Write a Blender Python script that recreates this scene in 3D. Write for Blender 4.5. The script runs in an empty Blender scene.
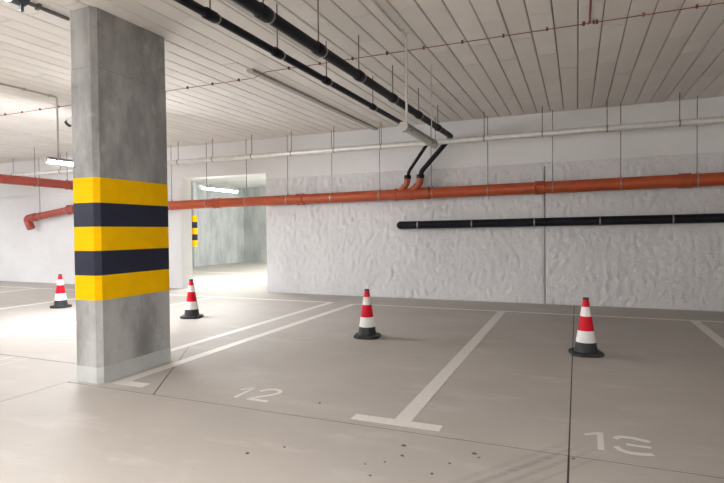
import bpy, bmesh, math, random
from mathutils import Vector, Matrix, noise

random.seed(7)
S = bpy.context.scene
COL = S.collection

# ------------------------------------------------------------------ camera
cam_d = bpy.data.cameras.new('camera')
cam_d.sensor_width = 36.0
cam_d.lens = 36.0 * 515.3 / 724.0
cam_d.clip_start = 0.05
cam = bpy.data.objects.new('camera', cam_d)
COL.objects.link(cam)
cr = Vector((0.92288, 0.38495, -0.01034)); cu = Vector((0.00187, 0.02238, 0.99975)); cf = Vector((-0.38508, 0.92267, -0.01994))
cam.matrix_world = Matrix(((cr.x, cu.x, -cf.x, 0.0), (cr.y, cu.y, -cf.y, 0.0), (cr.z, cu.z, -cf.z, 1.25), (0, 0, 0, 1)))
S.camera = cam

# ------------------------------------------------------------------ world, exposure (the garage is closed: its tubes and added unseen lamps light it)
w = bpy.data.worlds.new('world'); S.world = w; w.use_nodes = True
w.node_tree.nodes['Background'].inputs[0].default_value = (0.9, 0.92, 1.0, 1)
w.node_tree.nodes['Background'].inputs[1].default_value = 0.05
TUBE_POWER = 330.0
S.view_settings.view_transform = 'Standard'
S.view_settings.look = 'None'
S.view_settings.gamma = 1.0
S.view_settings.use_curve_mapping = False
S.view_settings.exposure = 0.05

# ------------------------------------------------------------------ materials
def new_mat(name):
    m = bpy.data.materials.new(name); m.use_nodes = True
    nt = m.node_tree
    return m, nt, nt.nodes['Principled BSDF']

def nd(nt, kind, **kw):
    n = nt.nodes.new(kind)
    for k, v in kw.items():
        setattr(n, k, v)
    return n

def mixc(nt, fac, a, b, mode='MIX'):
    n = nt.nodes.new('ShaderNodeMix'); n.data_type = 'RGBA'; n.blend_type = mode
    for idx, v in ((0, fac), (6, a), (7, b)):
        if hasattr(v, 'is_linked') or isinstance(v, bpy.types.NodeSocket):
            nt.links.new(v, n.inputs[idx])
        elif idx == 0:
            n.inputs[0].default_value = v
        else:
            n.inputs[idx].default_value = (*v, 1.0)
    return n.outputs[2]

def ramp(nt, sock, lo, hi):
    n = nt.nodes.new('ShaderNodeMapRange'); n.clamp = True; n.interpolation_type = 'SMOOTHSTEP'
    n.inputs[1].default_value = lo; n.inputs[2].default_value = hi
    nt.links.new(sock, n.inputs[0])
    return n.outputs[0]

def noise_tex(nt, scale, detail=4.0, rough=0.6, vec=None, coord='Object', stretch=None):
    tc = nt.nodes.new('ShaderNodeTexCoord')
    n = nt.nodes.new('ShaderNodeTexNoise')
    n.inputs['Scale'].default_value = scale; n.inputs['Detail'].default_value = detail; n.inputs['Roughness'].default_value = rough
    src = tc.outputs[coord]
    if stretch:
        mp = nt.nodes.new('ShaderNodeMapping'); mp.inputs['Scale'].default_value = stretch
        nt.links.new(src, mp.inputs['Vector']); src = mp.outputs[0]
    nt.links.new(src, n.inputs['Vector'])
    return n.outputs['Fac']

def bump(nt, p, sock, strength, dist):
    b = nt.nodes.new('ShaderNodeBump'); b.inputs['Strength'].default_value = strength; b.inputs['Distance'].default_value = dist
    nt.links.new(sock, b.inputs['Height']); nt.links.new(b.outputs[0], p.inputs['Normal'])

def plain(name, col, rough=0.5, metal=0.0, var=0.12, scale=9.0, spec=0.5, bmp=0.0):
    m, nt, p = new_mat(name)
    f = noise_tex(nt, scale)
    c = mixc(nt, ramp(nt, f, 0.3, 0.7), tuple(x * (1 - var) for x in col), tuple(min(1, x * (1 + var)) for x in col))
    nt.links.new(c, p.inputs['Base Color'])
    p.inputs['Roughness'].default_value = rough; p.inputs['Metallic'].default_value = metal
    p.inputs['Specular IOR Level'].default_value = spec
    if bmp:
        bump(nt, p, noise_tex(nt, scale * 12), bmp, 0.004)
    return m

def concrete(name, dark, light, pores=True, stretch=(1, 1, 0.35)):
    m, nt, p = new_mat(name)
    a = noise_tex(nt, 2.2, 6, 0.65, stretch=stretch)
    b = noise_tex(nt, 9.0, 6, 0.7)
    c1 = mixc(nt, ramp(nt, a, 0.32, 0.68), dark, light)
    c2 = mixc(nt, ramp(nt, b, 0.58, 0.75), c1, tuple(x * 0.72 for x in dark))
    c3 = mixc(nt, ramp(nt, noise_tex(nt, 5.0, 3, 0.5), 0.6, 0.72), c2, tuple(min(1, x * 1.15) for x in light))
    mxn = mixc(nt, 0.7, c1, mixc(nt, 0.5, c2, c3))
    nt.links.new(mxn, p.inputs['Base Color'])
    p.inputs['Roughness'].default_value = 0.72; p.inputs['Specular IOR Level'].default_value = 0.3
    if pores:
        bump(nt, p, noise_tex(nt, 60.0, 5, 0.7), 0.25, 0.004)
    return m

M = {}
M['pillar'] = concrete('bare_concrete', (0.225, 0.225, 0.225), (0.475, 0.475, 0.472))
M['pillar_top'] = concrete('upper_shade_concrete', (0.24, 0.238, 0.236), (0.45, 0.447, 0.443))  # upper shaft toned apart from the lower, shade above the lamp painted in
M['joint_concrete'] = plain('crumbly_joint', (0.24, 0.235, 0.23), 0.9, var=0.5, scale=14)
M['far_concrete'] = concrete('far_concrete', (0.30, 0.31, 0.305), (0.44, 0.45, 0.44))
M['plinth'] = plain('grey_plinth_paint', (0.50, 0.515, 0.515), 0.55, var=0.06)
M['yellow'] = plain('yellow_paint', (0.88, 0.49, 0.0), 0.7, var=0.04, spec=0.08)
M['navy'] = plain('navy_paint', (0.020, 0.023, 0.045), 0.55, var=0.1, spec=0.25)
M['orange'] = plain('orange_pvc', (0.42, 0.070, 0.018), 0.42, var=0.1, scale=5)
M['orange_fit'] = plain('orange_pvc_fitting', (0.39, 0.066, 0.019), 0.45, var=0.1, scale=5)
M['redpipe'] = plain('red_brown_pvc', (0.36, 0.060, 0.042), 0.45, var=0.1, scale=5)
M['black'] = plain('black_pipe', (0.005, 0.006, 0.011), 0.5, var=0.2, spec=0.22)
M['galv'] = plain('galvanised_pipe', (0.80, 0.79, 0.77), 0.38, 0.35, var=0.06)
M['steel'] = plain('zinc_steel', (0.34, 0.325, 0.305), 0.35, 0.85, var=0.1)
M['rod'] = plain('threaded_rod', (0.17, 0.155, 0.145), 0.5, 0.5, var=0.1)
M['conduit'] = plain('grey_conduit', (0.46, 0.44, 0.41), 0.55, var=0.06)
M['trunking'] = plain('grey_trunking', (0.40, 0.375, 0.345), 0.6, var=0.06)
M['darkconduit'] = plain('dark_conduit', (0.13, 0.12, 0.11), 0.7, var=0.06)
M['lightconduit'] = plain('light_conduit', (0.68, 0.66, 0.62), 0.5, var=0.04)
M['cable'] = plain('red_cable', (0.22, 0.045, 0.038), 0.5, var=0.1)
M['clip'] = plain('cable_clip', (0.16, 0.055, 0.045), 0.6, var=0.1)
M['cone_red'] = plain('cone_red', (0.62, 0.005, 0.020), 0.5, var=0.08, spec=0.2)
M['cone_white'] = plain('cone_white', (0.82, 0.82, 0.82), 0.45, var=0.05)
M['cone_black'] = plain('cone_rubber', (0.022, 0.024, 0.027), 0.6, var=0.2, bmp=0.2)
M['leaf'] = plain('dry_leaf', (0.13, 0.10, 0.08), 0.8, var=0.3, scale=60)
M['housing'] = plain('lamp_housing', (0.30, 0.30, 0.30), 0.5, var=0.05)
M['endcap'] = plain('lamp_end_cap', (0.045, 0.055, 0.075), 0.5, var=0.1)
M['diff_off'] = plain('unlit_diffuser', (0.58, 0.58, 0.56), 0.3, var=0.04)
M['camwhite'] = plain('camera_casing', (0.75, 0.75, 0.74), 0.4, var=0.03)
M['lens'] = plain('camera_glass', (0.02, 0.022, 0.03), 0.2, var=0.1)
M['void'] = plain('joint_dark', (0.05, 0.036, 0.028), 0.95, var=0.1)
M['void_grey'] = plain('joint_grey', (0.20, 0.19, 0.185), 0.95, var=0.2)
M['endwall'] = plain('white_wall', (0.76, 0.75, 0.74), 0.85, var=0.04, scale=1.2)

def emit_mat(name, col, power):
    m, nt, p = new_mat(name)
    p.inputs['Base Color'].default_value = (0.9, 0.9, 0.9, 1)
    p.inputs['Emission Color'].default_value = (*col, 1)
    p.inputs['Emission Strength'].default_value = power
    return m
M['diff_on'] = emit_mat('lit_diffuser', (0.955, 0.98, 1.0), TUBE_POWER * 1.5)
M['diff_left2'] = emit_mat('lit_far_left_diffuser', (0.955, 0.98, 1.0), TUBE_POWER * 2.1)
M['diff_near'] = emit_mat('lit_near_diffuser', (1.0, 0.98, 0.955), TUBE_POWER * 0.64)
M['diff_left'] = emit_mat('lit_left_diffuser', (0.965, 0.98, 1.0), TUBE_POWER * 1.15)
M['diff_rear_fill'] = emit_mat('added_rear_diffuser', (1.0, 0.965, 0.93), TUBE_POWER * 5.0)
M['diff_far'] = emit_mat('lit_far_diffuser', (0.97, 1.0, 0.97), TUBE_POWER * 1.5)
M['diff_far_fill'] = emit_mat('added_far_room_diffuser', (0.97, 1.0, 0.97), TUBE_POWER * 6.0)

# painted ceiling boards: fine wood-wool grain, each board a touch different
def board_mat():
    m, nt, p = new_mat('ceiling_board')
    oi = nt.nodes.new('ShaderNodeObjectInfo')
    g = noise_tex(nt, 3.0, 5, 0.6)
    c = mixc(nt, ramp(nt, g, 0.3, 0.7), (0.775, 0.74, 0.70), (0.83, 0.795, 0.755))
    c = mixc(nt, oi.outputs['Random'], c, (0.735, 0.70, 0.66))
    nt.links.new(c, p.inputs['Base Color']); p.inputs['Roughness'].default_value = 0.9
    p.inputs['Specular IOR Level'].default_value = 0.15
    bump(nt, p, noise_tex(nt, 140.0, 3, 0.7), 0.2, 0.003)
    return m
M['board'] = board_mat()
M['slab_over'] = plain('ceiling_slab', (0.22, 0.20, 0.18), 0.9, var=0.05)

# floor: trowelled grey concrete with cloudy patches, arcs of the trowel, rubber scuffs
def floor_mat():
    m, nt, p = new_mat('trowelled_floor')
    a = noise_tex(nt, 0.55, 5, 0.6)
    b = noise_tex(nt, 2.3, 6, 0.65, stretch=(0.6, 1.5, 1))
    d = noise_tex(nt, 14.0, 5, 0.7, stretch=(0.4, 1.6, 1))
    c = mixc(nt, ramp(nt, a, 0.30, 0.70), (0.375, 0.344, 0.313), (0.432, 0.40, 0.37))
    c = mixc(nt, ramp(nt, b, 0.50, 0.74), c, (0.467, 0.436, 0.405))
    c = mixc(nt, ramp(nt, d, 0.58, 0.80), c, (0.34, 0.305, 0.27))
    # tyre scuffs: dark streaks that cross the joint near bay 13
    geo = nt.nodes.new('ShaderNodeNewGeometry')
    tot = None
    dx, dy = 0.583, 0.812
    for off, wd, k in ((0.0, 0.028, 0.42), (0.075, 0.022, 0.34), (-0.07, 0.03, 0.22), (0.15, 0.016, 0.24)):
        px, py = -0.40 + off * dy, 2.62 - off * dx
        def dot(vx, vy, c0):
            n = nt.nodes.new('ShaderNodeVectorMath'); n.operation = 'DOT_PRODUCT'
            nt.links.new(geo.outputs['Position'], n.inputs[0]); n.inputs[1].default_value = (vx, vy, 0)
            s = nt.nodes.new('ShaderNodeMath'); s.operation = 'ADD'; s.inputs[1].default_value = c0
            nt.links.new(n.outputs['Value'], s.inputs[0]); return s.outputs[0]
        across = dot(dy, -dx, -(px * dy - py * dx))
        ab = nt.nodes.new('ShaderNodeMath'); ab.operation = 'ABSOLUTE'; nt.links.new(across, ab.inputs[0])
        ma = ramp(nt, ab.outputs[0], wd, wd * 0.3)
        along = dot(dx, dy, -(px * dx + py * dy))
        mb = ramp(nt, along, -0.55, 0.05); mc = ramp(nt, along, 0.85, 0.45)
        t = ma
        for q in (mb, mc):
            mm = nt.nodes.new('ShaderNodeMath'); mm.operation = 'MULTIPLY'
            nt.links.new(t, mm.inputs[0]); nt.links.new(q, mm.inputs[1]); t = mm.outputs[0]
        mm = nt.nodes.new('ShaderNodeMath'); mm.operation = 'MULTIPLY'; mm.inputs[1].default_value = k
        nt.links.new(t, mm.inputs[0])
        if tot is None: tot = mm.outputs[0]
        else:
            ad = nt.nodes.new('ShaderNodeMath'); ad.operation = 'ADD'; nt.links.new(tot, ad.inputs[0]); nt.links.new(mm.outputs[0], ad.inputs[1]); tot = ad.outputs[0]
    br = nt.nodes.new('ShaderNodeMath'); br.operation = 'MULTIPLY'
    nt.links.new(tot, br.inputs[0]); nt.links.new(ramp(nt, d, 0.25, 0.65), br.inputs[1])
    c = mixc(nt, br.outputs[0], c, (0.16, 0.13, 0.115))
    nt.links.new(c, p.inputs['Base Color'])
    rr = nt.nodes.new('ShaderNodeMapRange'); rr.inputs[3].default_value = 0.52; rr.inputs[4].default_value = 0.66
    nt.links.new(b, rr.inputs[0]); nt.links.new(rr.outputs[0], p.inputs['Roughness'])
    p.inputs['Specular IOR Level'].default_value = 0.30
    bump(nt, p, d, 0.05, 0.004)
    return m
M['floor'] = floor_mat()

def paint_mat():
    m, nt, p = new_mat('worn_line_paint')
    d = noise_tex(nt, 26.0, 6, 0.75)
    c = mixc(nt, ramp(nt, d, 0.50, 0.78), (0.66, 0.635, 0.60), (0.47, 0.44, 0.405))
    nt.links.new(c, p.inputs['Base Color']); p.inputs['Roughness'].default_value = 0.5
    return m
M['paint'] = paint_mat()

M['faded'] = plain('faded_line_paint', (0.49, 0.46, 0.43), 0.5, var=0.06)

def wall_mat(name, a, b, scale, bs, bd):
    m, nt, p = new_mat(name)
    f = noise_tex(nt, 1.1, 5, 0.6); g = noise_tex(nt, scale, 5, 0.7)
    c = mixc(nt, ramp(nt, f, 0.3, 0.7), a, b)
    nt.links.new(c, p.inputs['Base Color']); p.inputs['Roughness'].default_value = 0.9
    p.inputs['Specular IOR Level'].default_value = 0.15
    bump(nt, p, g, bs, bd)
    return m
M['wall'] = wall_mat('white_painted_concrete', (0.79, 0.785, 0.79), (0.84, 0.835, 0.84), 30.0, 0.25, 0.006)
M['plaster'] = wall_mat('rough_white_plaster', (0.84, 0.835, 0.85), (0.90, 0.895, 0.91), 42.0, 1.0, 0.03)
M['wall_smooth'] = wall_mat('white_reveal', (0.66, 0.66, 0.64), (0.70, 0.70, 0.68), 12.0, 0.1, 0.004)

# ------------------------------------------------------------------ mesh helpers
def link(name, bm, mat, parent=None, smooth=False):
    me = bpy.data.meshes.new(name)
    bmesh.ops.recalc_face_normals(bm, faces=bm.faces)
    bm.to_mesh(me); bm.free()
    if mat is not None: me.materials.append(mat)
    if smooth:
        for p in me.polygons: p.use_smooth = True
        try: me.set_sharp_from_angle(angle=math.radians(40))
        except Exception: pass
    o = bpy.data.objects.new(name, me); COL.objects.link(o)
    if parent is not None: o.parent = parent
    return o

def thing(name, label, cat, loc=(0, 0, 0), group=None):
    o = bpy.data.objects.new(name, None); COL.objects.link(o)
    o.empty_display_size = 0.1
    o.location = loc; o['label'] = label; o['category'] = cat
    if group: o['group'] = group
    return o

def struct(name, bm, mat, label=None, smooth=False):
    o = link(name, bm, mat, None, smooth); o['kind'] = 'structure'
    if label: o['label'] = label
    return o

def box(bm, x0, x1, y0, y1, z0, z1):
    v = [bm.verts.new(p) for p in ((x0, y0, z0), (x1, y0, z0), (x1, y1, z0), (x0, y1, z0), (x0, y0, z1), (x1, y0, z1), (x1, y1, z1), (x0, y1, z1))]
    for f in ((0, 3, 2, 1), (4, 5, 6, 7), (0, 1, 5, 4), (1, 2, 6, 5), (2, 3, 7, 6), (3, 0, 4, 7)):
        bm.faces.new([v[i] for i in f])

def bm_box(*a):
    bm = bmesh.new(); box(bm, *a); return bm

def prism(bm, pts, z0, z1):
    a = [bm.verts.new((x, y, z0)) for x, y in pts]; b = [bm.verts.new((x, y, z1)) for x, y in pts]
    bm.faces.new(a[::-1]); bm.faces.new(b)
    n = len(pts)
    for i in range(n):
        j = (i + 1) % n
        bm.faces.new((a[i], a[j], b[j], b[i]))

def bevel_all(bm, w, seg=2):
    bmesh.ops.bevel(bm, geom=list(bm.edges), offset=w, segments=seg, affect='EDGES', profile=0.5)

def fillet(pts, rad, n=6):
    pts = [Vector(p) for p in pts]; out = [pts[0]]
    for i in range(1, len(pts) - 1):
        a, b, c = pts[i - 1], pts[i], pts[i + 1]
        u, v = (a - b), (c - b)
        r = min(rad, u.length * 0.49, v.length * 0.49)
        p0 = b + u.normalized() * r; p1 = b + v.normalized() * r
        for k in range(n + 1):
            t = k / n
            out.append(p0 * (1 - t) ** 2 + b * 2 * t * (1 - t) + p1 * t ** 2)
    out.append(pts[-1])
    return out

def tube(bm, pts, r, seg=20, rads=None, cap=True):
    pts = [Vector(p) for p in pts]; n = len(pts)
    rads = rads or [r] * n
    tan = []
    for i in range(n):
        t = (pts[min(i + 1, n - 1)] - pts[max(i - 1, 0)])
        tan.append(t.normalized())
    ref = Vector((0, 0, 1)) if abs(tan[0].z) < 0.9 else Vector((1, 0, 0))
    nrm = (ref - tan[0] * ref.dot(tan[0])).normalized()
    rings = []
    for i in range(n):
        nrm = (nrm - tan[i] * nrm.dot(tan[i])).normalized()
        bn = tan[i].cross(nrm)
        rings.append([bm.verts.new(pts[i] + (nrm * math.cos(q) + bn * math.sin(q)) * rads[i]) for q in (2 * math.pi * k / seg for k in range(seg))])
    for i in range(n - 1):
        for k in range(seg):
            bm.faces.new((rings[i][k], rings[i][(k + 1) % seg], rings[i + 1][(k + 1) % seg], rings[i + 1][k]))
    if cap:
        bm.faces.new(rings[0][::-1]); bm.faces.new(rings[-1])
    return bm

def tube_obj(name, pts, r, mat, parent=None, seg=20, rads=None):
    return link(name, tube(bmesh.new(), pts, r, seg, rads), mat, parent, True)

def lathe(bm, prof, seg=32, loc=(0, 0, 0)):
    rings = []
    for r, z in prof:
        rings.append([bm.verts.new((loc[0] + r * math.cos(2 * math.pi * k / seg), loc[1] + r * math.sin(2 * math.pi * k / seg), loc[2] + z)) for k in range(seg)])
    for i in range(len(prof) - 1):
        for k in range(seg):
            bm.faces.new((rings[i][k], rings[i][(k + 1) % seg], rings[i + 1][(k + 1) % seg], rings[i + 1][k]))
    bm.faces.new(rings[0][::-1]); bm.faces.new(rings[-1])
    return bm

WY = 9.138                                  # face of the back wall
def zc(y): return 3.125 + 0.0105 * (y - 3.1)   # underside of the gently falling ceiling

# ------------------------------------------------------------------ floor: bed, slabs between saw cuts, painted lines
bm = bmesh.new(); box(bm, -17, 6.5, -6, 18.3, -0.2, -0.004)
floor = struct('floor', bm, M['void'], 'light grey trowelled concrete garage floor with saw-cut joints')
G = 0.0042
GX = 0.0075   # the cross joint is sawn wider
slabs = [
    [(-0.044 + G, 3.042 + GX), (6.5, 3.042 + GX), (6.5, WY), (-0.044 + G, WY)],
    [(-0.044 + G * 1.3, -6), (6.5, -6), (6.5, 3.042 - GX), (-0.044 + G * 1.3, 3.042 - GX)],
    [(-3.99 + G, -6), (-0.044 - G * 1.3, -6), (-0.044 - G * 1.3, 3.042 - GX), (-3.99 + G, 3.042 - GX)],
    [(-3.045 + 2 * G, 3.042 + GX), (-0.044 - G, 3.042 + GX), (-0.044 - G, WY), (-3.99 + G, WY), (-3.99 + G, 4.54 + G)],
    [(-3.99 + G, 3.042 + GX), (-3.045 - G, 3.042 + GX), (-3.99 + G, 4.54 - 2 * G)],
    [(-17, 3.5 + GX), (-3.99 - G, 3.5 + GX), (-3.99 - G, WY), (-17, WY)],
    [(-17, -6), (-3.99 - G, -6), (-3.99 - G, 3.5 - GX), (-17, 3.5 - GX)],
    [(-17, WY), (6.5, WY), (6.5, 18.3), (-17, 18.3)],
]
for pts in slabs:
    bm = bmesh.new(); prism(bm, pts, -0.03, 0.0)
    link('floor_slab', bm, M['floor'], floor)

def paint_rect(x0, x1, y0, y1, name='painted_line'):
    return link(name, bm_box(x0, x1, y0, y1, -0.002, 0.0016), M['paint'], floor)
paint_rect(-1.118, -1.005, 3.21, 8.06)            # stem between bays 12 and 13
paint_rect(-1.395, -0.795, 3.115, 3.212, 'painted_line_end')
paint_rect(-3.60, -3.49, 3.25, 8.06)
paint_rect(-3.60, -3.27, 3.145, 3.248, 'painted_line_end')
paint_rect(1.40, 1.51, 3.21, 8.06)
paint_rect(1.14, 1.77, 3.115, 3.208, 'painted_line_end')
paint_rect(-3.545, 6.4, 8.065, 8.135)             # back edge of the bays on the right
paint_rect(-4.05, -3.955, 3.3, 8.10)
paint_rect(-6.50, -3.955, 8.105, 8.19)
paint_rect(-6.57, -6.465, 3.3, 8.09)
paint_rect(-16.5, -6.52, 8.10, 8.17)
paint_rect(-9.06, -8.95, 3.3, 8.09)
paint_rect(-11.66, -11.55, 3.3, 8.09)
paint_rect(-14.2, -14.09, 3.3, 8.09)
paint_rect(-12.9, -6.1, 10.55, 10.66)
paint_rect(-12.9, -6.1, 13.1, 13.24)

def stroke(bm, pts, wd, z0=-0.002, z1=0.0017):
    P = [Vector((x, y)) for x, y in pts]; n = len(P); L = []; R = []
    for i in range(n):
        t = (P[min(i + 1, n - 1)] - P[max(i - 1, 0)]).normalized(); q = Vector((-t.y, t.x)) * wd / 2
        L.append(P[i] + q); R.append(P[i] - q)
    for i in range(n - 1):
        prism(bm, [tuple(R[i]), tuple(R[i + 1]), tuple(L[i + 1]), tuple(L[i])], z0, z1)
def digit(bm, strokes):
    for pts, wd in strokes: stroke(bm, pts, wd)
def curve(pts, n=5):   # smooth polyline through points
    P = [Vector(p) for p in pts]; out = []
    for i in range(len(P) - 1):
        p0 = P[max(i - 1, 0)]; p1 = P[i]; p2 = P[i + 1]; p3 = P[min(i + 2, len(P) - 1)]
        for k in range(n):
            t = k / n
            out.append(0.5 * ((2 * p1) + (p2 - p0) * t + (2 * p0 - 5 * p1 + 4 * p2 - p3) * t * t + (3 * p1 - p0 - 3 * p2 + p3) * t ** 3))
    out.append(P[-1]); return [(v.x, v.y) for v in out]
ONE = [([(-0.076, 0.175), (0.0, 0.275)], 0.028), ([(0.0, 0.283), (-0.004, 0.0)], 0.036)]
def place(strokes, x, y): return [([(px + x, py + y) for px, py in pts], wd) for pts, wd in strokes]
bm = bmesh.new()
digit(bm, place(ONE, -2.391, 3.207))
digit(bm, [(curve([(-2.300, 3.400), (-2.262, 3.462), (-2.200, 3.483), (-2.143, 3.448), (-2.155, 3.375), (-2.225, 3.290), (-2.280, 3.222)]), 0.033), ([(-2.292, 3.218), (-2.112, 3.215)], 0.034)])
n12 = link('bay_number', bm, M['paint'], floor); n12['label'] = 'painted bay number 12'
bm = bmesh.new()
digit(bm, [([(0.040, 3.385), (0.112, 3.435)], 0.022), ([(0.128, 3.452), (0.124, 3.184)], 0.034)])
digit(bm, [(curve([(0.208, 3.385), (0.235, 3.424), (0.300, 3.430), (0.352, 3.415), (0.392, 3.400)]), 0.030), ([(0.262, 3.318), (0.318, 3.315), (0.388, 3.315)], 0.024), (curve([(0.205, 3.262), (0.228, 3.222), (0.278, 3.198), (0.335, 3.203), (0.386, 3.220)]), 0.032)])
n13 = link('bay_number', bm, M['paint'], floor); n13['label'] = 'worn painted bay number 13'
bm = bmesh.new(); digit(bm, place(ONE, -5.33, 3.19)); digit(bm, place(ONE, -5.12, 3.19))
n11 = link('bay_number', bm, M['faded'], floor); n11['label'] = 'faint painted bay number 11'

# ------------------------------------------------------------------ ceiling: slab and single boards in half bond
bm = bmesh.new()
v = [bm.verts.new(p) for p in ((-17, -6, zc(-6) + 0.028), (6.5, -6, zc(-6) + 0.028), (6.5, WY + 0.3, zc(WY + 0.3) + 0.028), (-17, WY + 0.3, zc(WY + 0.3) + 0.028))]
u = [bm.verts.new((a.co.x, a.co.y, 3.5)) for a in v]
bm.faces.new(v); bm.faces.new(u[::-1])
for i in range(4): bm.faces.new((v[i], v[(i + 1) % 4], u[(i + 1) % 4], u[i]))
ceiling = struct('ceiling', bm, M['slab_over'], 'garage ceiling clad in pale narrow boards laid in half bond')
BW, BL = 0.2065, 1.2
def board_bm(bm, x0, x1, y0, y1, ox=0, oy=0, oz=0, slope=0.0):
    # flat panel with chamfered lower edges along its length; lower face at z=0
    g, c, h = 0.0045, 0.007, 0.028
    xs0, xs1 = x0 + g, x1 - g; ya, yb = y0 + 0.0045, y1 - 0.0045
    prof = [(xs0, c), (xs0 + c, 0), (xs1 - c, 0), (xs1, c), (xs1, h), (xs0, h)]
    A = [bm.verts.new((x + ox, ya + oy, z + oz + slope * ya)) for x, z in prof]
    B = [bm.verts.new((x + ox, yb + oy, z + oz + slope * yb)) for x, z in prof]
    bm.faces.new(A); bm.faces.new(B[::-1])
    for i in range(6):
        j = (i + 1) % 6; bm.faces.new((A[i], B[i], B[j], A[j]))
SL = 0.0105
spots = []
r0 = -82; x_ref = 0.0135                      # a joint lies at x = 0.0135
cr_i = (cr, cu, cf)
def screen(p):
    q = Vector(p) - Vector((0, 0, 1.25)); d = q.dot(cf)
    if d < 0.2: return None
    return (362 + 515.3 * q.dot(cr) / d, 241.5 - 515.3 * q.dot(cu) / d)
for r in range(r0, 31):
    x0 = x_ref + r * BW
    yj = 5.41 + (0.0 if r % 2 == 1 else 0.6) - 12 * BL
    y = yj
    while y < WY:
        ya, yb = max(y, -5.9), min(y + BL, WY - 0.004)
        y += BL
        if yb - ya < 0.05: continue
        ar = 0.0
        pts = [screen((x, yy, 3.15)) for x, yy in ((x0, ya), (x0 + BW, ya), (x0 + BW, yb), (x0, yb))]
        if all(pts):
            cx = sum(p[0] for p in pts) / 4; cy = sum(p[1] for p in pts) / 4
            inside = any(-5 < p[0] < 729 and -5 < p[1] < 488 for p in pts) or (0 < cx < 724 and 0 < cy < 483)
            if inside:
                ar = abs(sum(pts[i][0] * pts[(i + 1) % 4][1] - pts[(i + 1) % 4][0] * pts[i][1] for i in range(4))) / 2
        spots.append((ar, x0, ya, yb))
spots.sort(key=lambda s: -s[0])
cache = {}
for ar, x0, ya, yb in spots[:300]:
    key = round(yb - ya, 3)
    if key not in cache:
        bm = bmesh.new(); board_bm(bm, 0, BW, 0, yb - ya)
        o = link('ceiling_board', bm, M['board'], ceiling); cache[key] = o.data
    else:
        o = bpy.data.objects.new('ceiling_board', cache[key]); COL.objects.link(o); o.parent = ceiling
    o.location = (x0, ya, zc(ya) + random.uniform(-0.0022, 0.0022)); o.rotation_euler = (math.atan(SL), 0, 0)
bm = bmesh.new()
for ar, x0, ya, yb in spots[300:]:
    board_bm(bm, 0, BW, 0, yb - ya, x0, ya, zc(ya), SL)
o = link('ceiling_boards_beyond', bm, M['board'], ceiling); o['kind'] = 'stuff'

# ------------------------------------------------------------------ walls
OL, OR_, OT, TH = -8.207, -5.965, 2.48, 0.33
bm = bmesh.new()
box(bm, -17, OL, WY, WY + TH, 0, 3.4)
box(bm, OL, OR_, WY, WY + TH, OT, 3.4)
box(bm, OR_, 6.5, WY, WY + TH, 0, 3.4)
wall_back = struct('wall_back', bm, M['wall'], 'white back wall with an open doorway beside the striped pillar')

def plaster_panel(x0, x1, z1, amp):
    bm = bmesh.new(); st = 0.02
    nx = int((x1 - x0) / st); nz = int(z1 / st); rows = []
    for j in range(nz + 1):
        z = z1 * j / nz; row = []
        for i in range(nx + 1):
            x = x0 + (x1 - x0) * i / nx
            p = Vector((x, 0, z))
            lump = noise.fractal(Vector((x * 12.5, 3.1, z * 7.5)), 0.7, 2.0, 4)
            ridg = noise.ridged_multi_fractal(Vector((x * 12.0 + 5, 1.7, z * 6.0)), 0.9, 2.0, 3, 1.0, 2.0)
            wave = noise.noise(Vector((x * 1.3, 9.0, z * 1.1)))
            d = 0.016 + amp * (0.66 * lump + 0.17 * (ridg - 1.0) + 0.4 * wave)
            e = min(1.0, (z1 + 0.05 * noise.noise(Vector((x * 3, 0, 2))) - z) / 0.10)
            d = max(0.002, d) * max(0.12, min(1, e))
            if i in (0, nx) or j == nz: d = -0.006
            row.append(bm.verts.new((x, WY - d, z)))
        rows.append(row)
    for j in range(nz):
        for i in range(nx):
            bm.faces.new((rows[j][i], rows[j][i + 1], rows[j + 1][i + 1], rows[j + 1][i]))
    return link('plaster_panel', bm, M['plaster'], wall_back, True)
for x0, x1 in ((OR_ + 0.002, -0.507), (-0.487, 6.48)):
    q = plaster_panel(x0, x1, 2.38, 0.025); q['label'] = 'rough trowelled white plaster'
q = plaster_panel(-16.9, OL - 0.003, 2.30, 0.010)
link('wall_joint', bm_box(-0.506, -0.488, WY - 0.004, WY + 0.004, 0.0, 2.3), M['void_grey'], wall_back)
# plain reveal lining on the visible jamb and under the lintel
link('door_jamb', bm_box(OL, OL + 0.006, WY + 0.012, WY + TH - 0.002, 0.0, OT), M['wall_smooth'], wall_back)

struct('wall_left', bm_box(-17.2, -17, -6, 9.4, 0, 3.4), M['endwall'])
struct('wall_right', bm_box(6.5, 6.7, -6, 9.4, 0, 3.4), M['endwall'])
struct('wall_front', bm_box(-17, 6.5, -6.2, -6, 0, 3.4), M['endwall'])
# room beyond the doorway
struct('wall_far', bm_box(-13.2, -3.0, 18.2, 18.4, 0, 3.4), M['far_concrete'], 'grey concrete end wall beyond the doorway')
struct('wall_far_left', bm_box(-13.2, -13.0, WY + TH, 18.2, 0, 3.4), M['far_concrete'], 'grey concrete side wall beyond the doorway')
struct('wall_far_right', bm_box(-3.0, -2.8, WY + TH, 18.2, 0, 3.4), M['far_concrete'])
bm = bmesh.new(); box(bm, -13.2, -2.8, WY + TH, 18.4, 3.12, 3.4)
struct('ceiling_far', bm, M['wall_smooth'], 'white ceiling of the room beyond the doorway')

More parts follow.
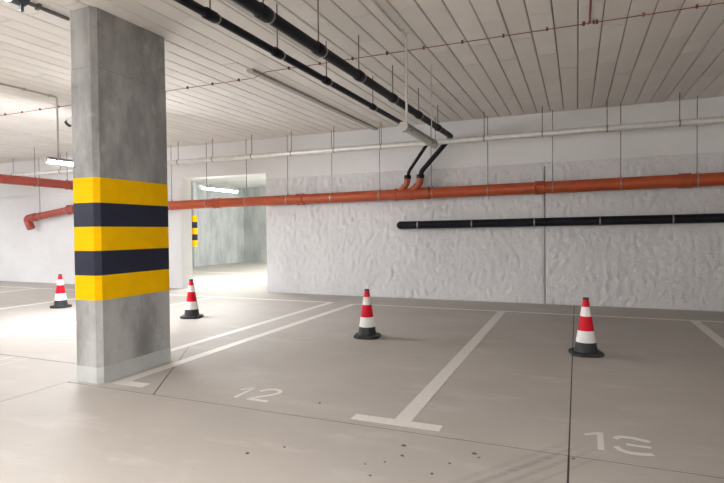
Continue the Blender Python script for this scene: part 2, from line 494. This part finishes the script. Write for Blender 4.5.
# ------------------------------------------------------------------ concrete pillars
def chamfered(x0, x1, y0, y1, c, e=0.0):
    x0 -= e; x1 += e; y0 -= e; y1 += e
    return [(x0 + c, y0), (x1 - c, y0), (x1, y0 + c * 1.15), (x1, y1 - c), (x1 - c, y1), (x0 + c, y1), (x0, y1 - c), (x0, y0 + c)]
def pillar(x0, x1, y0, y1, top, bands, plinth, mat, label, pour=None):
    cx, cy = (x0 + x1) / 2, (y0 + y1) / 2
    t = thing('concrete_pillar', label, 'pillar', (cx, cy, 0))
    X0, X1, Y0, Y1 = x0 - cx, x1 - cx, y0 - cy, y1 - cy
    c = 0.036
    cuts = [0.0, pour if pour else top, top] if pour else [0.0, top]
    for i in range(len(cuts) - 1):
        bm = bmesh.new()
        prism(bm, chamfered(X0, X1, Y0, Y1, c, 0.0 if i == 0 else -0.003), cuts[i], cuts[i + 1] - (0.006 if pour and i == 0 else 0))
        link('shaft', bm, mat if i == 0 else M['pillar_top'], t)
        if pour and i == 0:
            bm = bmesh.new(); prism(bm, chamfered(X0, X1, Y0, Y1, c, -0.005), cuts[1] - 0.006, cuts[1]); link('pour_joint', bm, M['joint_concrete'], t)
    if plinth:
        bm = bmesh.new(); prism(bm, chamfered(X0, X1, Y0, Y1, c, 0.0015), 0.0, plinth); link('painted_plinth', bm, M['plinth'], t)
    for i in range(len(bands) - 1):
        bm = bmesh.new(); prism(bm, chamfered(X0, X1, Y0, Y1, c, 0.0016), bands[i], bands[i + 1])
        b = link('paint_band', bm, M['yellow'] if i % 2 == 0 else M['navy'], t); b['label'] = 'yellow paint band' if i % 2 == 0 else 'navy blue paint band'
    return t
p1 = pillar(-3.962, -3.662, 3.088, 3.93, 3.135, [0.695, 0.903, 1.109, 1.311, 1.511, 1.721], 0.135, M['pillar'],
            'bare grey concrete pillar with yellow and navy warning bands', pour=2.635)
pillar(-13.35, -12.84, 14.95, 15.15, 3.12, [0.76, 0.985, 1.20, 1.43, 1.65, 1.88], 0.0, M['far_concrete'],
       'distant grey pillar with small warning bands seen through the doorway')

# ------------------------------------------------------------------ pipes
def clamp(parent, c, axis, r, w_=0.016, mat=None):
    a = Vector(axis).normalized(); c = Vector(c)
    o = tube_obj('clamp', [c - a * w_ / 2, c + a * w_ / 2], r + 0.007, mat or M['steel'], parent, 20)
    bm = bmesh.new(); box(bm, c.x - 0.011, c.x + 0.011, c.y - 0.011, c.y + 0.011, c.z + r + 0.002, c.z + r + 0.032)
    link('clamp_nut', bm, M['steel'], o)
    return o
def hanger(parent, c, r, rr=0.0055, top=None):
    t = top if top is not None else zc(c[1]) + 0.004
    return tube_obj('hanger_rod', [(c[0], c[1], c[2] + r + 0.005), (c[0], c[1], t)], rr, M['rod'], parent, 8)
def socket(parent, p, q, r, mat):
    p, q = Vector(p), Vector(q); a = (q - p).normalized()
    pts = [p, p + a * 0.012, p + a * 0.03, q - a * 0.022, q - a * 0.006, q]
    return tube_obj('socket', pts, r, mat, parent, 24, [r + 0.004, r + 0.018, r + 0.011, r + 0.011, r + 0.018, r + 0.004])

# --- orange main along the back wall
RY, RR = 8.95, 0.097
def rz(x): return 1.866 + (x + 8.35) * 0.0088
main = thing('drain_pipe', 'long orange drain pipe hung along the white back wall', 'pipe', (0, 0, 0))
def rp(x): return (x, RY, rz(x))
segs = [-10.93, -7.06, -5.03, -3.06, -2.42, -0.55, 1.49, 6.45]
for a, b in zip(segs[:-1], segs[1:]):
    if (a, b) == (-3.06, -2.42): continue
    tube_obj('pipe_section', [rp(a), rp(b)], RR, M['orange'], main, 28)
for x in (-7.06, -5.03, -0.55, 1.49, 3.5):
    socket(main, rp(x - 0.09), rp(x + 0.07), RR, M['orange_fit'])
# double branch fitting
for a, b in ((-3.06, -2.755), (-2.755, -2.42)):
    o = tube_obj('branch_fitting', [rp(a), rp(a + .03), rp(a + .035), rp(b - .035), rp(b - .03), rp(b)], RR, M['orange_fit'], main, 28, [RR + .016, RR + .016, RR + .008, RR + .008, RR + .016, RR + .016])
for ex, r in ((-2.805, 0.052), (-2.57, 0.060)):
    path = fillet([(ex - 0.21, RY - 0.01, rz(ex) + 0.03), (ex - 0.02, RY - 0.06, 2.075), (ex, RY - 0.07, 2.195)], 0.09)
    o = tube_obj('branch_elbow', path, r, M['orange_fit'], main, 20)
    tube_obj('elbow_ring', [path[1] - (path[1] - path[0]).normalized() * 0.018, path[1]], r + 0.008, M['orange_fit'], o, 20)
for x in (-8.30, -7.33, -6.31, -5.33, -4.35, -3.366, -1.40, -0.364, 0.628, 1.638, 2.7, 3.8):
    clamp(main, rp(x), (1, 0, 0), RR); hanger(main, rp(x), RR)
for x in (-2.43, -2.36): clamp(main, rp(x), (1, 0, 0), RR, 0.016)
hanger(main, rp(-2.39), RR)
# left end past the pillar: tee, falling leg and elbow into the wall
tee = thing('drain_pipe', 'short orange pipe falling to an open elbow left of the pillar', 'pipe', (0, 0, 0))
A = Vector((-10.93, RY, 1.866)); B = Vector((-11.45, RY, 1.862)); C_ = Vector((-12.83, RY - 0.04, 1.685))
tube_obj('pipe_section', [A, B], RR, M['redpipe'], tee, 28)
socket(tee, B + Vector((0.16, 0, 0)), B + Vector((-0.10, 0, -0.008)), RR + 0.004, M['redpipe'])
tube_obj('pipe_section', [B, C_], RR * 0.86, M['redpipe'], tee, 24)
d = (C_ - B).normalized()
socket(tee, C_ - d * 0.12, C_ + d * 0.03, RR * 0.88, M['redpipe'])
path = fillet([C_, C_ + d * 0.20, C_ + d * 0.17 + Vector((0.08, 0.035, -0.26))], 0.15, 8)
tube_obj('elbow', path, RR * 0.98, M['redpipe'], tee, 24)
clamp(tee, B - Vector((0.16, 0, 0.02)), (1, 0, 0.1), RR * 0.88)
hanger(tee, (-12.55, RY - 0.03, 1.71), 0.1)
clamp(tee, (-12.55, RY - 0.032, 1.721), (1, 0, 0.12), RR * 0.86)
# red pipe coming from the left, dropping to the main behind the pillar
ry = thing('drain_pipe', 'red pipe under the ceiling at the far left running towards the back wall', 'pipe', (0, 0, 0))
tube_obj('pipe_section', [(-11.0, -1.0, 2.45), (-11.0, 8.60, 2.405)], RR, M['redpipe'], ry, 28)
tube_obj('bend', fillet([(-11.0, 8.60, 2.405), (-11.0, RY, 2.40), (-11.0, RY, 1.93)], 0.16), RR + 0.004, M['redpipe'], ry, 24)
socket(ry, (-11.0, 8.47, 2.406), (-11.0, 8.64, 2.405), RR, M['redpipe'])
for y in (4.6, 6.2, 7.72, 8.5):
    z = 2.445 - (y + 1) * 0.0047
    clamp(ry, (-11.0, y, z), (0, 1, 0), RR); hanger(ry, (-11.0, y, z), RR)
socket(ry, (-11.0, 5.1, 2.42), (-11.0, 5.3, 2.42), RR, M['redpipe'])

# --- galvanised main in front of it
GY, GZ, GR = 8.60, 2.752, 0.047
gal = thing('water_pipe', 'thin galvanised pipe running high along the back wall', 'pipe', (0, 0, 0))
cuts = [-13.1, -9.0, -4.4, -0.2, 3.2, 6.45]
for a, b in zip(cuts[:-1], cuts[1:]):
    tube_obj('pipe_section', [(a, GY, GZ), (b, GY, GZ)], GR, M['galv'], gal, 20)
for a in cuts[1:-1]:
    tube_obj('coupling', [(a - 0.05, GY, GZ), (a + 0.05, GY, GZ)], GR + 0.005, M['galv'], gal, 20)
tube_obj('pipe_end', fillet([(-13.1, GY, GZ), (-13.3, GY, GZ), (-13.3, 9.2, GZ)], 0.1), GR, M['galv'], gal, 16)
for x in (-13.05, -11.35, -9.6, -7.78, -6.88, -5.93, -5.03, -4.13, -3.2, -2.22, -1.40, -0.50, 0.42, 1.36, 2.3, 3.2):
    tube_obj('clamp', [(x - 0.012, GY, GZ), (x + 0.012, GY, GZ)], GR + 0.005, M['steel'], gal, 16)
    hanger(gal, (x, GY, GZ), GR)

# --- black waste pipes from the ceiling
def black_run(label, p_near, p_far, r, rods, knee, low, col, ex):
    t = thing('waste_pipe', label, 'pipe', (0, 0, 0))
    pn, pf = Vector(p_near), Vector(p_far)
    def at(y): return pn + (pf - pn) * ((y - pn.y) / (pf.y - pn.y))
    end = at(8.6)
    tube_obj('pipe_section', [pn, end], r, M['black'], t, 22)
    path = fillet([end, knee, low, col], r * 1.5, 5)
    tube_obj('bent_leg', path, r * 0.95, M['black'], t, 20)
    c = Vector(col)
    tube_obj('rubber_collar', [c + Vector((0, 0, 0.045)), c + Vector((0, 0, -0.02))], ex + 0.010, M['black'], t, 20)
    for y in rods:
        p = at(y); a = (pf - pn).normalized()
        s = tube_obj('socket', [p - a * .06, p - a * .05, p + a * .045, p + a * .055], r, M['black'], t, 22, [r + .002, r + .008, r + .008, r + .002])
        cp = p + a * 0.07
        tube_obj('clamp', [cp - a * .008, cp + a * .008], r + 0.005, M['steel'], t, 20)
        hanger(t, tuple(p), r)
    return t
black_run('thick black waste pipe hung under the ceiling, bending down to the orange pipe', (-1.905, 0.6, 2.655), (-1.98, 8.72, 2.853), 0.044,
          [2.95, 3.76, 4.62, 5.64, 6.72, 7.79], (-1.98, 8.76, 2.853), (-2.54, 8.86, 2.30), (-2.57, RY - 0.07, 2.20), 0.060)
black_run('thin black waste pipe hung under the ceiling left of the thicker one', (-2.235, 0.6, 2.66), (-2.35, 8.72, 2.835), 0.030,
          [2.83, 3.69, 4.62, 5.93, 7.3], (-2.35, 8.76, 2.835), (-2.775, 8.86, 2.31), (-2.805, RY - 0.07, 2.20), 0.052)
# --- black pipe with a round end cap on the wall
bw = thing('capped_pipe', 'thick black pipe with rounded end fixed low on the plaster wall', 'pipe', (0, 0, 0))
BY, BR = 8.99, 0.069
def bz(x): return 1.350 + (x + 3.05) * 0.0078
tube_obj('pipe_section', [(-2.98, BY, bz(-2.98)), (6.45, BY, bz(6.45))], BR, M['black'], bw, 26)
pts = []; rads = []
for k in range(8):
    q = k / 7 * math.pi / 2
    pts.append((-2.98 - 0.075 * math.sin(q), BY, bz(-3.0))); rads.append(max(0.004, (BR + 0.003) * math.cos(q)))
tube_obj('end_cap', [(-2.90, BY, bz(-2.9))] + pts, BR, M['black'], bw, 26, [BR + 0.003] + rads)
for x in (-2.65, -1.68, -0.65, 0.335, 1.335, 2.4, 3.4):
    o = tube_obj('clamp', [(x - .010, BY, bz(x)), (x + .010, BY, bz(x))], BR + 0.007, M['steel'], bw, 22)
    tube_obj('wall_stud', [(x, BY + BR, bz(x)), (x, WY - 0.004, bz(x))], 0.01, M['steel'], o, 8)

# ------------------------------------------------------------------ conduits, trunking and detection cable on the ceiling
def flat_duct(name, label, x, wd, y0, y1, h, mat):
    t = thing(name, label, 'conduit', (x, y0, zc(y0)))
    bm = bmesh.new()
    L = y1 - y0
    for a, b in ((0, L * 0.5 - 0.002), (L * 0.5 + 0.002, L)):
        vs = []
        for yy in (a, b):
            for xx, zz in ((-wd / 2, 0.006), (wd / 2, 0.006), (wd / 2, -h + 0.006), (wd / 2 - 0.006, -h), (-wd / 2 + 0.006, -h), (-wd / 2, -h + 0.006)):
                vs.append(bm.verts.new((xx, yy, zz + SL * yy)))
        bm.faces.new(vs[:6]); bm.faces.new(vs[6:][::-1])
        for i in range(6):
            j = (i + 1) % 6; bm.faces.new((vs[i], vs[j], vs[6 + j], vs[6 + i]))
        link('trunking_length', bm, mat, t); bm = bmesh.new()
    bm.free()
    bm = bmesh.new(); box(bm, -wd / 2 - 0.003, wd / 2 + 0.003, L * 0.5 - 0.03, L * 0.5 + 0.03, -h - 0.002 + SL * L * 0.5, 0.004 + SL * L * 0.5)
    link('joint_cover', bm, mat, t)
    return t
flat_duct('cable_trunking', 'grey cable trunking on the ceiling ending at the back wall', -3.50, 0.085, 5.06, 9.12, 0.032, M['trunking'])
flat_duct('cable_trunking', 'pale flat trunking on the ceiling beside the thick black pipe', -2.555, 0.085, 0.5, 5.0, 0.03, M['conduit'])

def conduit(label, x, y0, y1, r, mat, clips, drop=None):
    t = thing('cable_conduit', label, 'conduit', (0, 0, 0))
    pts = [(x, y0, zc(y0) - r - 0.004), (x, y1, zc(y1) - r - 0.004)]
    if drop is None:
        tube_obj('tube', pts, r, mat, t, 14)
    else:
        tube_obj('tube', fillet(pts + [(x, y1, drop)], 0.03), r, mat, t, 14)
    for y in clips:
        link('saddle_clip', bm_box(x - r - 0.012, x + r + 0.012, y - 0.012, y + 0.012, zc(y) - 2 * r - 0.010, zc(y) + 0.003), mat, t)
    return t
conduit('thin grey conduit crossing the ceiling and dropping to the lit tube lamp', -6.585, 3.95, 4.96, 0.012, M['conduit'], (4.02, 4.5, 4.85), 2.30)
conduit('white conduit on the ceiling dropping to the unlit tube lamp', -1.53, 0.8, 4.83, 0.012, M['lightconduit'], (2.5, 3.6, 4.66, 4.76), 2.30)
conduit('dark conduit on the ceiling ending at the concrete pillar', -4.045, 0.4, 3.17, 0.016, M['darkconduit'], (0.9, 1.9, 2.9))

cab = thing('detection_cable', 'thin red detection cable clipped across the whole ceiling', 'cable', (0, 0, 0))
CZ = lambda y: zc(y) - 0.022
tube_obj('cable', [(-16.5, 5.335, CZ(5.33)), (-3.70, 5.325, CZ(5.33)), (-3.52, 5.17, CZ(5.17) - 0.05), (-3.36, 5.175, CZ(5.17)), (6.4, 5.185, CZ(5.18))], 0.004, M['cable'], cab, 8)
tube_obj('branch_cable', [(0.108, 0.3, CZ(0.3)), (0.108, 5.0, CZ(5.0)), (0.112, 5.12, CZ(5.1) - 0.004), (0.10, 5.185, CZ(5.18))], 0.009, M['cable'], cab, 8)
x = -16.255
while x < 6.3:
    y = 5.33 if x < -3.6 else 5.183
    if not (-3.66 < x < -3.38):
        link('cable_clip', bm_box(x - 0.008, x + 0.008, y - 0.008, y + 0.016, CZ(y) - 0.008, zc(y) + 0.003), M['clip'], cab)
    x += 0.40
for x in (0.06, 0.17): link('cable_clip', bm_box(x - 0.012, x + 0.012, 5.172, 5.196, CZ(5.18) - 0.012, zc(5.18) + 0.003), M['clip'], cab)
for y in (1.2, 2.4, 3.6, 4.5): link('cable_clip', bm_box(0.095, 0.121, y - 0.012, y + 0.012, CZ(y) - 0.012, zc(y) + 0.003), M['clip'], cab)

# ------------------------------------------------------------------ tube lamps (1.2 m, housing above, curved diffuser below)
def tube_lamp(label, x, y0, z, on, length=1.21, susp=(), capmat='lightconduit', tray=0.042, edge=0.006, capl=0.034):
    t = thing('tube_lamp', label, 'lamp', (x, y0, z), 'hanging tube lamps')
    wd = 0.042; L = length
    bm = bmesh.new()
    prof = [(-tray, edge), (-tray, edge + 0.012), (-wd * 0.72, 0.048), (wd * 0.72, 0.048), (tray, edge + 0.012), (tray, edge)]
    A = [bm.verts.new((px, 0.03, pz)) for px, pz in prof]; B = [bm.verts.new((px, L - 0.03, pz)) for px, pz in prof]
    bm.faces.new(A); bm.faces.new(B[::-1])
    for i in range(6):
        j = (i + 1) % 6; bm.faces.new((A[i], B[i], B[j], A[j]))
    link('housing', bm, M['housing'], t)
    bm = bmesh.new(); n = 10
    prof = [(wd * 0.93 * math.cos(math.pi * k / n), 0.005 - 0.040 * math.sin(math.pi * k / n)) for k in range(n + 1)]
    A = [bm.verts.new((px, 0.032, pz)) for px, pz in prof]; B = [bm.verts.new((px, L - 0.032, pz)) for px, pz in prof]
    bm.faces.new(A); bm.faces.new(B[::-1])
    for i in range(n + 1):
        j = (i + 1) % (n + 1); bm.faces.new((A[i], B[i], B[j], A[j]))
    link('diffuser', bm, M[on] if on else M['diff_off'], t, True)
    for a, b in ((0.0, 0.034), (L - capl, L)):
        bm = bmesh.new()
        prof = [(-wd - .003, 0.02), (-wd * .75, 0.051), (wd * .75, 0.051), (wd + .003, 0.02)] + [((wd + .003) * math.cos(math.pi * k / 8), 0.005 - 0.043 * math.sin(math.pi * k / 8)) for k in range(9)]
        A = [bm.verts.new((px, a, pz)) for px, pz in prof]; B = [bm.verts.new((px, b, pz)) for px, pz in prof]
        bm.faces.new(A); bm.faces.new(B[::-1]); m_ = len(prof)
        for i in range(m_):
            j = (i + 1) % m_; bm.faces.new((A[i], B[i], B[j], A[j]))
        cap = link('end_cap', bm, M[capmat], t)
    for s, yy in ((-1, 0.15), (1, 0.15), (-1, L - 0.25), (1, L - 0.25)):
        link('latch', bm_box(s * wd - 0.005, s * wd + 0.005, yy - 0.012, yy + 0.012, -0.022, 0.030), M['steel'], t)
    for yy in susp:
        tube_obj('suspension_rod', [(0, yy, 0.046), (0, yy, (zc(y0 + yy) if y0 < 9 else 3.12) - z + 0.004)], 0.006, M['lightconduit'], t, 8)
    return t
tube_lamp('lit tube lamp glowing just left of the striped pillar', -6.585, 4.75, 2.25, 'diff_on', susp=(1.05,))
tube_lamp('unlit grey tube lamp hanging in front of the galvanised pipe', -1.545, 4.76, 2.25, None, susp=(1.06,))
near = tube_lamp('lit tube lamp with dark end cap at the top left corner', -2.10, 0.235, 2.226, 'diff_near', susp=(0.2,), capmat='endcap', tray=0.072, edge=-0.002, capl=0.06)
link('hanging_catch', bm_box(0.002, 0.012, 1.188, 1.2, -0.064, -0.035), M['endcap'], near)
tube_lamp('lit tube lamp beyond the open doorway', -8.36, 9.97, 2.345, 'diff_far', length=1.45, susp=(0.3, 1.1))
tube_lamp('unseen tube lamp added beyond the doorway, behind the plaster wall', -6.2, 15.0, 2.345, 'diff_far_fill', susp=(0.2, 1.05))  # added to brighten the far room, hidden from the camera
# the rows go on out of view to the left
tube_lamp('lit tube lamp outside the view, left of the pillar', -6.585, 0.29, 2.285, 'diff_left', susp=(0.2, 1.05))
tube_lamp('lit tube lamp outside the view, farthest left near the back wall', -13.4, 4.75, 2.25, 'diff_left2', susp=(0.2, 1.05))

tube_lamp('unseen tube lamp added behind the camera', -2.17, -4.2, 2.285, 'diff_rear_fill', susp=(0.2, 1.05))  # added lamp, lights the right of the back wall head-on

# ------------------------------------------------------------------ surveillance camera on the pillar side
sc = thing('surveillance_camera', 'small white camera with dark glass fixed to the pillar side', 'camera', (-3.962, 3.125, 2.20))
tube_obj('bracket', fillet([(0.0, 0.03, 0.05), (-0.03, 0.03, 0.05), (-0.045, 0.02, 0.02)], 0.02), 0.009, M['camwhite'], sc, 10)
ax = Vector((-0.72, -0.15, -0.5)).normalized(); c0 = Vector((-0.028, 0.012, 0.022))
tube_obj('casing', [c0 - ax * 0.02, c0 + ax * 0.028], 0.027, M['camwhite'], sc, 18)
tube_obj('lens_glass', [c0 + ax * 0.027, c0 + ax * 0.050], 0.031, M['lens'], sc, 18)

# ------------------------------------------------------------------ traffic cones
def make_cone(name):
    t = thing(name, '', 'traffic cone', (0, 0, 0), 'red and white traffic cones')
    prof = [(0.114, 0.030), (0.108, 0.040), (0.105, 0.060), (0.094, 0.128)]
    bm = bmesh.new(); s, c = 0.148, 0.066
    pts = [(-s + c, -s), (s - c, -s), (s, -s + c), (s, s - c), (s - c, s), (-s + c, s), (-s, s - c), (-s, -s + c)]
    prism(bm, pts, 0.0, 0.034)
    bmesh.ops.bevel(bm, geom=[e for e in bm.edges if all(v.co.z > 0.02 for v in e.verts)], offset=0.005, segments=2, affect='EDGES')
    link('base', bm, M['cone_black'], t)
    link('skirt', lathe(bmesh.new(), prof), M['cone_black'], t, True)
    def R(z): return 0.094 + (0.128 - z) * (0.094 - 0.028) / (0.548 - 0.128)
    for z0, z1, mt, nm in ((0.128, 0.242, 'cone_white', 'white_band'), (0.242, 0.384, 'cone_red', 'red_band'), (0.384, 0.478, 'cone_white', 'white_band'), (0.478, 0.546, 'cone_red', 'red_band')):
        e = 0.0012 if mt == 'cone_white' else 0
        link(nm, lathe(bmesh.new(), [(R(z0) + e, z0), (R(z1) + e, z1)]), M[mt], t, True)
    link('tip', lathe(bmesh.new(), [(0.0285, 0.546), (0.0285, 0.560), (0.024, 0.567), (0.012, 0.567)]), M['cone_black'], t, True)
    return t
cone0 = make_cone('traffic_cone')
def dup(root):
    r = root.copy(); COL.objects.link(r)
    for ch in root.children:
        c = ch.copy(); COL.objects.link(c); c.parent = r
    return r
spots_c = [(-8.17, 6.14, 10, 'traffic cone standing left of the concrete pillar, farthest left'),
           (-5.26, 6.04, 24, 'traffic cone standing just right of the concrete pillar'),
           (-2.29, 5.62, 12, 'traffic cone standing in bay 12, in the middle of the picture'),
           (0.080, 5.58, 14, 'traffic cone standing over the floor joint on the right')]
kids = list(cone0.children)
for i, (x, y, a, lab) in enumerate(spots_c):
    o = cone0 if i == 0 else dup(cone0)
    o.location = (x, y, 0); o.rotation_euler = (0, 0, math.radians(a)); o['label'] = 'red and white ' + lab

# ------------------------------------------------------------------ dry leaf scraps on the floor
for i, (x, y, s) in enumerate([(-0.93, 2.83, 0.020), (-0.90, 2.70, 0.015), (-0.53, 2.87, 0.020), (-0.50, 2.83, 0.010), (-0.63, 2.70, 0.014), (-0.69, 2.55, 0.010),
                               (-0.98, 2.42, 0.011), (-0.96, 2.59, 0.007), (-1.05, 2.53, 0.008), (-1.72, 2.41, 0.014), (-1.57, 2.56, 0.011), (-1.73, 3.32, 0.014), (-0.018, 3.00, 0.013)]):
    bm = bmesh.new(); n = 7; k0 = random.random() * 6
    top = []; bot = []
    for k in range(n):
        q = k0 + 2 * math.pi * k / n; r = s * 0.6 * random.uniform(0.55, 1.25)
        px, py = r * 1.25 * math.cos(q), r * 0.7 * math.sin(q)
        top.append(bm.verts.new((px, py, 0.002 + random.uniform(0, 0.006)))); bot.append(bm.verts.new((px, py, 0.0)))
    bm.faces.new(bot[::-1])
    ct = bm.verts.new((0, 0, 0.004))
    for k in range(n):
        j = (k + 1) % n; bm.faces.new((bot[k], bot[j], top[j], top[k])); bm.faces.new((top[k], top[j], ct))
    o = link('leaf_scrap', bm, M['leaf']); o.location = (x, y, 0); o.rotation_euler = (0, 0, random.uniform(-0.5, 0.5))
    o['label'] = {9: 'dark leaf scrap alone on the floor at the bottom, below number 12', 10: 'small leaf scrap right of the one below number 12', 11: 'leaf scrap lying right of the painted number 12', 12: 'brown leaf scrap where two floor joints cross'}.get(i, 'tiny dark leaf scrap on the floor in front of the T-shaped line'); o['category'] = 'leaf'; o['group'] = 'leaf scraps on the floor'
